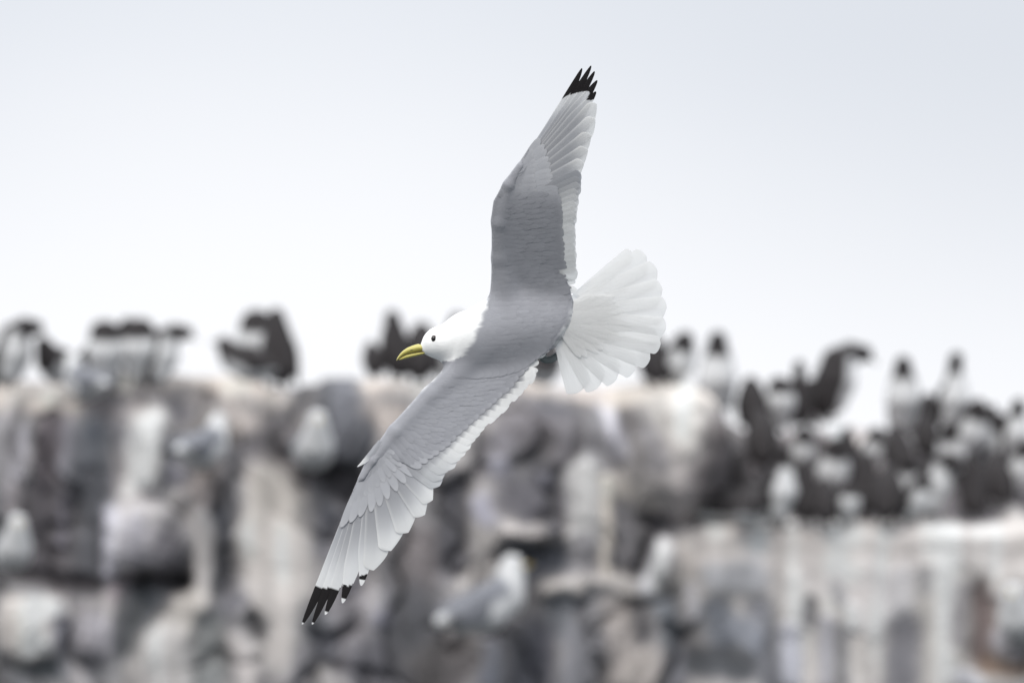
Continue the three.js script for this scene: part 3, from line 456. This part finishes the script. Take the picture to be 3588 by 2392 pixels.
/** One feather lying on the surface surf(x, y): a cambered vane about a raised shaft. side: where its leading vane is. */
function feather(o) {
  const { root, tip, bend = 0, w, surf = wingZ, z0 = 0, z1 = 0, tilt = 0.05, side = 1, lead = 0.8, trail = 1, roundAt = 0.86, taper = 0, taperFrom = 0.45, skew = 0, camber = 0.07, shaft = 0.5, color, cuts = [], n = 10, na = 3 } = o;
  const dx = tip[0] - root[0], dy = tip[1] - root[1], L = Math.hypot(dx, dy), nx = -dy / L, ny = dx / L, cx = (root[0] + tip[0]) / 2 + nx * bend * side, cy = (root[1] + tip[1]) / 2 + ny * bend * side;
  const ts = new Set(); for (let i = 0; i <= n; i++) ts.add(i / n * roundAt); for (const t of [0.2, 0.4, 0.6, 0.78, 0.9, 0.97, 1]) ts.add(lerp(roundAt, 1, t)); for (const c of cuts) { ts.add(c - 0.006); ts.add(c + 0.006); }
  const T = [...ts].filter(t => t >= 0 && t <= 1).sort((a, b) => a - b), A = []; for (let i = -na; i <= na; i++) A.push(i / na); A.splice(na, 0, -0.06); A.splice(na + 2, 0, 0.06);
  const pos = [], col = [], uv = [], idx = [], at2 = [], m = A.length;
  for (const t of T) {
    const e = 1 - t, x0 = e * e * root[0] + 2 * e * t * cx + t * t * tip[0], y0 = e * e * root[1] + 2 * e * t * cy + t * t * tip[1];
    let tx = 2 * e * (cx - root[0]) + 2 * t * (tip[0] - cx), ty = 2 * e * (cy - root[1]) + 2 * t * (tip[1] - cy); const l = Math.hypot(tx, ty); tx /= l; ty /= l;
    const q = clamp((t - roundAt) / (1 - roundAt)), W = w * (0.55 + 0.45 * sstep(0, 0.25, t)) * Math.sqrt(Math.max(0, 1 - q * q)) * (1 - taper * sstep(taperFrom, 1, t));
    for (const a of A) {
      const s = a * (a > 0 ? lead : trail) * W, back = Math.abs(skew) * Math.max(0, skew > 0 ? -s : s) * sstep(0.55, 1, t), x = x0 - ty * s * side - tx * back, y = y0 + tx * s * side - ty * back;
      const z = surf(x, y) + lerp(z0, z1, t) + tilt * s - camber * W * a * a + (Math.abs(a) < 0.01 ? shaft * (1 - t * 0.7) : 0);
      const p = BP(x, y, z); pos.push(p.x, p.y, p.z); col.push(...color(t, a, x, y)); at2.push(x, y); uv.push(a * 0.12, t * L / 260);
    }
  }
  for (let j = 0; j + 1 < T.length; j++) for (let i = 0; i + 1 < m; i++) { const a = j * m + i, b = a + 1, c = a + m, d = c + 1; side > 0 ? idx.push(a, b, c, b, d, c) : idx.push(a, c, b, b, c, d); }
  const g = buildGeo(pos, idx, col, uv);
  if (o.smooth) { const N = g.attributes.normal; for (let i = 0; i < N.count; i++) { const n = surfaceNormal(o.smooth, at2[2 * i], at2[2 * i + 1], 8), k = o.soft; N.setXYZ(i, lerp(N.getX(i), n[0], k), lerp(N.getY(i), n[1], k), lerp(N.getZ(i), n[2], k)); } }
  if (o.normal) { const N = g.attributes.normal, k = o.soft ?? 0.8; for (let i = 0; i < N.count; i++) { const s = N.getZ(i) < 0 ? -1 : 1, x = lerp(N.getX(i) * s, o.normal[0], k), y = lerp(N.getY(i) * s, o.normal[1], k), z = lerp(N.getZ(i) * s, o.normal[2], k), l = Math.hypot(x, y, z); N.setXYZ(i, x / l, y / l, z / l); } }
  return g;
}
function surfaceNormal(surf, x, y, h = 14) { const gx = (surf(x + h, y) - surf(x - h, y)) / (2 * h), gy = (surf(x, y + h) - surf(x, y - h)) / (2 * h), l = Math.hypot(gx, gy, 1); return [-gx / l, gy / l, 1 / l]; }
const mix3 = (a, b, t) => a.map((v, k) => lerp(v, b[k], t));
const scale3 = (a, s) => a.map(v => v * s);
const R = rng(11);
const cutAt = (root, tip, p) => ((p[0] - root[0]) * (tip[0] - root[0]) + (p[1] - root[1]) * (tip[1] - root[1])) / ((tip[0] - root[0]) ** 2 + (tip[1] - root[1]) ** 2);
function directionField(seeds) { return (x, y) => { let a = 0, b = 0; for (const [sx, sy, dx, dy] of seeds) { const w = 1 / ((x - sx) ** 2 + (y - sy) ** 2 + 400) ** 1.5, l = Math.hypot(dx, dy); a += w * dx / l; b += w * dy / l; } const l = Math.hypot(a, b); return [a / l, b / l]; }; }
/** Small overlapping body and covert feathers over a region. */
function contourFeathers(poly, dirs, step, len, wid, color, seed, surf = backZ, lift = 0.55, stretch = () => 1) {
  const r = rng(seed), list = [], xs = poly.map(p => p[0]), ys = poly.map(p => p[1]);
  for (let y = Math.min(...ys), k = 0; y < Math.max(...ys); y += step * 0.8, k++) for (let x = Math.min(...xs) + (k % 2) * step / 2; x < Math.max(...xs); x += step) {
    const X = x + (r() - 0.5) * step * 0.35, Y = y + (r() - 0.5) * step * 0.35, j1 = r(), j2 = r(), j3 = r();
    const sd = polySD(X, Y, poly); if (sd > -4 || (X < 1125 && y > 690 && y < 850 && sd > -22)) continue;
    const [dx, dy] = dirs(X, Y), l = len * (0.85 + 0.3 * j1) * stretch(X, Y) * (0.8 + 0.4 * j2), tip = [X + dx * l, Y + dy * l];
    if (polySD(tip[0], tip[1], poly) > 3) continue;
    const c = color(X, Y, j2);
    const flat = (x2, y2) => { const t = clamp(((x2 - X) * dx + (y2 - Y) * dy) / l); return surf(x2, y2) + 0.5 + 0.2 * Math.sin(Math.PI * t); };
    list.push(feather({ root: [X, Y], tip, smooth: backZ, soft: 0.965, w: Math.min(wid * (0.9 + 0.2 * j3), Math.max(2, -sd - 1)), surf: flat, z0: -0.9, z1: lift, tilt: 0.012, camber: 0.03, shaft: 0, roundAt: 0.55, n: 3, na: 1, color: (t, a) => scale3(c, 0.985 + 0.035 * sstep(0.45, 1, t) - 0.035 * a) }));
  }
  return mergeGeometries(list);
}
function makeWing(w) {
  const part = mesh('wing', contourFeathers(w.arm, w.dirs, 13, 52, 6.5, (x, y, j) => scale3(mix3(MANT, PRIM, w.paleness(x, y)), 0.955 + 0.09 * j), w.seed, backZ, 0.4, (x, y) => lerp(1, 1.55, w.paleness(x, y))), covertMat, gull);
  const N = 10;
  w.primaries.forEach(([tip, black, width, wtip], i) => {                    // 1 innermost ... 10 outermost
    const root = [0, 1].map(k => lerp(w.p1[k], w.p10[k], i / 9)), cb = black ? cutAt(root, tip, black) : 2, cuts = []; if (cb < 1) for (let k = -6; k <= 7; k++) cuts.push(cb + k * 0.014); if (wtip) cuts.push(wtip);
    const base = mix3(PRIM, MANT, 0.25 * (i / 9));
    part.add(Object.assign(mesh('primary_feather', feather({
      root, tip, w: width, bend: w.bend * (0.4 + i / 12), side: w.side, lead: i > 6 ? 0.62 : 0.85, trail: 1, na: 4, tilt: 0.075, z0: -5 - i * 0.5, z1: -0.5 - i * 0.7, roundAt: i > 6 ? 0.7 : i > 4 ? 0.9 : 0.93, taper: i > 6 ? 0.34 : i > 4 ? 0.66 : 0.04, taperFrom: i > 6 ? 0.45 : 0.66, skew: i < 5 ? w.skew : 0, cuts, n: 14,
      color: (t, a, x, y) => {
        if (wtip && t > wtip) return WHT;
        if (black && polySD(x, y, w.black) < 0) return BLK;
        const pale = sstep(0.45, 0.95, cb < 1 ? t / cb : t);
        return scale3(mix3(mix3(base, w.tipTone, pale), WHT, 0.5 * sstep(0.75, 1, Math.abs(a)) + (cb > 1 ? 0.85 * sstep(0.72, 0.97, t) : 0.5 * sstep(0.7, 1, t / cb))), 0.96 + 0.04 * Math.sin(i * 2.4 + 1));
      },
    }), featherMat, part)));
  });
  for (let i = 0; i < w.nSec; i++) {
    const u = i / (w.nSec - 1), root = along(w.secRoots, u), tip = along(w.secTips, u).map(v => v + (R() - 0.5) * 5), tone = mix3(w.secOuter, WHT, sstep(0, 0.35, u));
    mesh('secondary_feather', feather({ root, tip, w: w.secW, bend: 3, side: w.side, lead: 0.9, tilt: 0.10, z0: -3.2 + u, z1: -0.4 + u * 2, roundAt: 0.93, skew: w.secSkew, n: 8, color: (t, a) => scale3(mix3(mix3(MANT, PRIM, 1 - u), tone, sstep(w.secCut - 0.06, w.secCut + 0.06, t)), 0.98 + 0.02 * Math.sin(i * 3.1)) }), featherMat, part);
  }
  for (let r = 2; r >= 0; r--) for (let i = 0; i < w.handRoots[2]; i++) {    // three rows of coverts over the hand
    const u = i / (w.handRoots[2] - 1), end = along(w.handTips, u), root = [0, 1].map(k => { const b = lerp(w.handRoots[0][k], w.handRoots[1][k], u); return b - 0.16 * (end[k] - b); }), f = [1, 0.66, 0.38][r], tip = root.map((v, k) => lerp(v, end[k], f) + (R() - 0.5) * 4);
    mesh('primary_covert', feather({ root, tip, w: [13, 11, 9][r], side: w.side, bend: w.bend * 0.5, tilt: 0.045, camber: 0.04, shaft: 0.25, z0: [-1, 1.6, 3.6][r], z1: -1.2 - (1 - u) * 3.2 + r * 1.3, roundAt: 0.6, n: 6, normal: surfaceNormal(wingZ, tip[0], tip[1]), soft: 0.45, color: (t, a) => scale3(mix3(mix3(MANT, PRIM, [0.85, 0.6, 0.35][r]), WHT, 0.12 * sstep(0.8, 1, t)), 0.98 + 0.03 * Math.sin(i * 2.7 + r)) }), covertMat, part);
  }
  for (let i = 0; i < w.nCov; i++) {
    const u = i / (w.nCov - 1), tip = along(w.covTips, u).map(v => v + (R() - 0.5) * 4), d = w.dirs(tip[0], tip[1]), l = lerp(w.covLen[0], w.covLen[1], u), root = [tip[0] - d[0] * l, tip[1] - d[1] * l], tone = mix3(PRIM, MANT, 0.35 + 0.65 * sstep(0, 0.3, u));
    mesh('covert_feather', feather({ root, tip, w: lerp(14, 11, u), side: w.side, bend: 2, tilt: 0.03, camber: 0.04, shaft: 0.2, z0: -0.4, z1: 0.5 + u * 0.8, roundAt: 0.7, n: 6, normal: surfaceNormal(wingZ, tip[0], tip[1]), soft: 0.6, color: (t, a) => scale3(mix3(tone, PRIM, 0.35 * sstep(0.8, 1, t)), 0.985 + 0.02 * Math.sin(i * 2.7)) }), covertMat, part);
  }
  return part;
}
const upDirs = directionField([[1180, 640, 1, -0.02], [1280, 620, 1, -0.1], [1160, 540, 1, 0.12], [1280, 520, 1, 0.05], [1150, 470, 0.95, -0.1], [1260, 460, 1, -0.12], [1180, 420, 0.85, -0.5], [1250, 400, 0.85, -0.5], [1215, 350, 0.6, -0.8]]);
const loDirs = directionField([[1120, 850, 1, -0.12], [1200, 830, 1, -0.25], [1020, 900, 1, 0.02], [1120, 920, 1, -0.16], [950, 960, 0.97, 0.2], [1040, 990, 1, 0.02], [900, 1010, 0.7, 0.7], [970, 1050, 0.85, 0.5], [850, 1080, 0.1, 1], [900, 1120, 0.3, 1], [800, 1180, -0.35, 1]]);
makeWing({
  arm: upArm, dirs: upDirs, seed: 5, side: -1, bend: -9, paleness: (x, y) => sstep(480, 380, y), tipTone: [0.50, 0.51, 0.54], secOuter: [0.42, 0.43, 0.46],
  p1: [1200, 452], p10: [1204, 374],
  primaries: [[[1342, 376], null, 24], [[1351, 345], null, 24], [[1358, 311], null, 24], [[1368, 274], null, 24], [[1371, 239], null, 22], [[1369, 210], [1356, 226], 19], [[1372, 184], [1352, 212], 17], [[1366, 163], [1333, 212], 15], [[1358, 150], [1311, 218], 14], [[1337, 156], [1284, 236], 14]],
  nSec: 17, secRoots: [[1206, 462], [1222, 520], [1226, 645]], secTips: [[1335, 400], [1332, 432], [1326, 470], [1322, 510], [1322, 560], [1326, 624]], secW: 16, secCut: 0.56, skew: 1.0, secSkew: 0.15,
  black: [[1270, 250], [1281, 233], [1300, 221], [1311, 217], [1325, 213], [1334, 211], [1342, 209], [1351, 209], [1356, 213], [1352, 221], [1346, 229], [1356, 230], [1372, 226], [1400, 230], [1400, 100], [1280, 100], [1200, 240]],
  handRoots: [[1196, 384], [1164, 444], 9], handTips: [[1240, 318], [1258, 345], [1268, 398], [1282, 430]],
  nCov: 18, covTips: [[1282, 432], [1290, 462], [1294, 520], [1296, 580], [1302, 614]], covLen: [70, 62],
});
const lower = makeWing({
  arm: loArm, dirs: loDirs, seed: 9, side: 1, bend: -8, paleness: (x, y) => sstep(1000, 1110, y), tipTone: [0.78, 0.785, 0.80], secOuter: [0.6, 0.61, 0.63],
  p1: [898, 1042], p10: [826, 1105],
  primaries: [[[994, 1148], null, 29], [[976, 1182], null, 31], [[938, 1223], null, 34], [[898, 1265], null, 35], [[858, 1310], null, 31], [[829, 1345], [836, 1317], 22, 0.945], [[786, 1385], [812, 1336], 21, 0.962], [[746, 1412], [773, 1349], 19, 0.975], [[716, 1434], [738, 1348], 17, 0.988], [[693, 1434], [720, 1343], 17, 0.988]],
  nSec: 19, secRoots: [[908, 1038], [990, 985], [1060, 935], [1150, 872]], secTips: [[1009, 1117], [1024, 1089], [1048, 1067], [1073, 1037], [1111, 987], [1153, 945], [1195, 904], [1232, 862]], secW: 20, secCut: 0.60, skew: 1.0, secSkew: -0.5,
  black: [[715, 1345], [724, 1343], [735, 1348], [745, 1352], [756, 1349], [765, 1353], [777, 1354], [785, 1347], [789, 1342], [800, 1345], [813, 1340], [818, 1330], [821, 1324], [836, 1320], [850, 1316], [860, 1400], [700, 1500], [640, 1440]],
  handRoots: [[840, 1082], [884, 1028], 10], handTips: [[783, 1212], [832, 1184], [884, 1154], [930, 1110], [965, 1076]],
  nCov: 20, covTips: [[968, 1074], [998, 1050], [1030, 1022], [1072, 984], [1122, 934], [1180, 884], [1216, 840]], covLen: [84, 58],
});
mesh('alula_feather', feather({ root: [872, 1012], tip: [820, 1072], w: 8, side: 1, bend: -9, tilt: 0.1, z0: 4, z1: 7, roundAt: 0.6, taper: 0.5, color: t => mix3(PRIM, WHT, sstep(0.5, 0.8, t)) }), featherMat, lower);
// white tertials along the inner trailing edges
for (const [root, tip, part] of [[[1200, 838], [1238, 832], 0], [[1215, 822], [1254, 810], 0], [[1232, 806], [1272, 790], 0], [[1180, 860], [1236, 850], 0], [[1265, 640], [1322, 648], 1], [[1272, 660], [1327, 668], 1]]) mesh('tertial_feather', feather({ root, tip, w: 11, tilt: 0.04, side: 1, surf: (x, y) => wingZ(x, y) - 3, roundAt: 0.6, color: () => WHT }), featherMat, part ? gull.children.find(c => c.name === 'wing') : lower);
// back and scapulars
const backDirs = directionField([[1110, 740, 1, -0.1], [1200, 700, 1, -0.05], [1280, 690, 1, -0.1], [1200, 780, 1, -0.15], [1270, 770, 0.95, -0.3], [1090, 800, 1, 0]]);
mesh('back_plumage', contourFeathers(mantle, backDirs, 16, 58, 8, (x, y, j) => scale3(MANT, 0.955 + 0.09 * j), 21, backZ, 0.45), covertMat, gull);
for (let i = 0; i < 11; i++) {                     // scapulars: a row of longer feathers over the root of the near wing
  const u = i / 10, tip = along([[1112, 862], [1160, 856], [1205, 842], [1240, 815], [1270, 788]], u), d = [0.97, 0.10 - 0.34 * u], l = lerp(70, 58, u);
  mesh('scapular_feather', feather({ root: [tip[0] - d[0] * l, tip[1] - d[1] * l - 8 * (1 - u)], tip, w: 15, surf: backZ, side: 1, bend: 3, tilt: 0.015, camber: 0.02, shaft: 0.1, z0: 0.4, z1: 2.0, roundAt: 0.55, n: 6, smooth: backZ, soft: 0.7, color: t => scale3(MANT, 0.97 + 0.07 * sstep(0.6, 1, t)) }), covertMat, gull);
}
// tail: twelve feathers in an open fan, white coverts over their bases
const tailZ = (x, y) => { const d = Math.hypot(x - 1285, y - 735); return 22 - d * 0.06 - 0.0006 * (y - 740) ** 2 * 0.4; };
const tailTips = [[1451, 577], [1485, 588], [1510, 619], [1522, 664], [1532, 706], [1530, 756], [1518, 789], [1494, 824], [1459, 849], [1416, 872], [1372, 892], [1328, 902]];
{
  const cov = [];
  for (let k = 0; k < 3; k++) for (let i = 0; i < 19; i++) {
    const u = (i + 0.33 * k) / 19, c = along(tailTips, 0.05 + u * 0.9), f = [0.62, 0.5, 0.36][k] * (0.86 + 0.28 * R()) * (0.66 + 0.34 * Math.sin(Math.PI * clamp(u * 0.9 + 0.02))), root = [lerp(1282, c[0], 0.02), lerp(737, c[1], 0.02)], tip = [lerp(1285, c[0], f), lerp(735, c[1], f)];
    cov.push(feather({ root, tip, w: 15 - k * 2, surf: tailZ, z0: 3 + k * 1.6, z1: 1.6 + k * 0.5, tilt: 0.006, camber: 0.02, shaft: 0, roundAt: 0.3, n: 5, na: 2, color: () => WHT }));
  }
  const tail = mesh('tail', mergeGeometries(cov), tailMat, gull);
  tailTips.forEach((tip, i) => {
    const m = Math.abs(i - 5.5), u = i / 11, root = [1296 + 6 * Math.sin(Math.PI * u), lerp(712, 768, u)];
    mesh('tail_feather', feather({ root, tip, w: i === 0 ? 19 : 36, surf: tailZ, side: i < 6 ? -1 : 1, lead: 0.72, trail: 1, tilt: 0.06, bend: 4, z0: 2 - m * 0.8, z1: 3 - m * 1.2, roundAt: 0.945, skew: 0.35, n: 10, color: () => WHT }), tailMat, tail);
  });
}
// bill, eye, grey tube coloured as the shaded flank
function loft(rings, mat, name, parent, colorAt) {          // rings: [x, yTop, yBottom, half depth, z]
  const pos = [], idx = [], col = [], K = 16;
  rings.forEach(([x, a, b, w, z], r) => { for (let k = 0; k <= K; k++) { const th = k / K * Math.PI * 2, p = BP(x, (a + b) / 2 - Math.cos(th) * (b - a) / 2, z + Math.sin(th) * w); pos.push(p.x, p.y, p.z); col.push(...(colorAt ? colorAt(r / (rings.length - 1), Math.cos(th)) : [1, 1, 1])); } });
  for (let r = 0; r + 1 < rings.length; r++) for (let k = 0; k < K; k++) { const a = r * (K + 1) + k, b = a + 1, c = a + K + 1, d = c + 1; idx.push(a, c, b, b, c, d); }
  return mesh(name, buildGeo(pos, idx, col), mat, parent);
}
const hornMat = new THREE.MeshPhysicalMaterial({ vertexColors: true, roughness: 0.38, clearcoat: 0.25, clearcoatRoughness: 0.4 });
const BZ = 17, YEL = [0.46, 0.41, 0.10], PALE = [0.5, 0.46, 0.24];
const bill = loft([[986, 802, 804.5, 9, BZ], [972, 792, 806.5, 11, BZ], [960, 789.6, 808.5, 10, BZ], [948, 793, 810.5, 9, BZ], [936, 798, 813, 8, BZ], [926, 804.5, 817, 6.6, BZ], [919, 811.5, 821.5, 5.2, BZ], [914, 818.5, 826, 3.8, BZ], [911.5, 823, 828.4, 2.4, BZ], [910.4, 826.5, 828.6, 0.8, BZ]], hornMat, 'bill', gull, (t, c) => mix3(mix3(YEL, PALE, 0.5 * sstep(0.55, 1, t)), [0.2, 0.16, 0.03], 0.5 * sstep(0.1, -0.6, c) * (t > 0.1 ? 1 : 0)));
loft([[984, 805.4, 808, 7, BZ], [973, 807.4, 813.4, 8.6, BZ], [960, 809.4, 816.6, 8, BZ], [946, 811.8, 820, 7, BZ], [934, 814.4, 822.8, 6, BZ], [925, 818.6, 825.2, 4.6, BZ], [919, 822.4, 826.6, 3, BZ], [916, 825, 826.8, 1, BZ]], hornMat, 'lower_mandible', bill, () => YEL);
loft([[995, 802.4, 803.6, 2, 38], [988, 802, 805, 5, 30], [978, 803.4, 807, 6, 22], [970, 805.4, 808.6, 6, 20]], new THREE.MeshStandardMaterial({ color: 0x5a1c14, roughness: 0.6 }), 'gape', bill);
loft([[948, 803, 804.6, 2, BZ + 7.2], [944, 802.6, 805, 2, BZ + 7.0], [940, 804, 805.4, 2, BZ + 6.4]], billDark, 'nostril', bill);
{
  const ez = topZ(996.5, 778), c = BP(996.5, 778, ez - 3), eye = mesh('eye', new THREE.SphereGeometry(7 * U, 24, 18), eyeMat, gull);
  eye.position.copy(c); eye.scale.set(0.86, 1.08, 0.85);
  const ring = mesh('eye_ring', new THREE.TorusGeometry(6.7 * U, 1.0 * U, 8, 28), new THREE.MeshStandardMaterial({ color: 0x4a1a10, roughness: 0.6 }), eye); ring.position.z = 1.2 * U; ring.rotation.set(0.1, -0.2, 0);
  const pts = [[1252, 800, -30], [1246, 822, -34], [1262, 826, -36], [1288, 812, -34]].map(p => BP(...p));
  mesh('leg', new THREE.TubeGeometry(new THREE.CatmullRomCurve3(pts), 20, 8.5 * U, 10), new THREE.MeshStandardMaterial({ color: 0x777d7e, roughness: 0.8 }), gull);  // grey tube laid over the white flank, its colour standing in for shade
}

renderer.render(scene, camera);
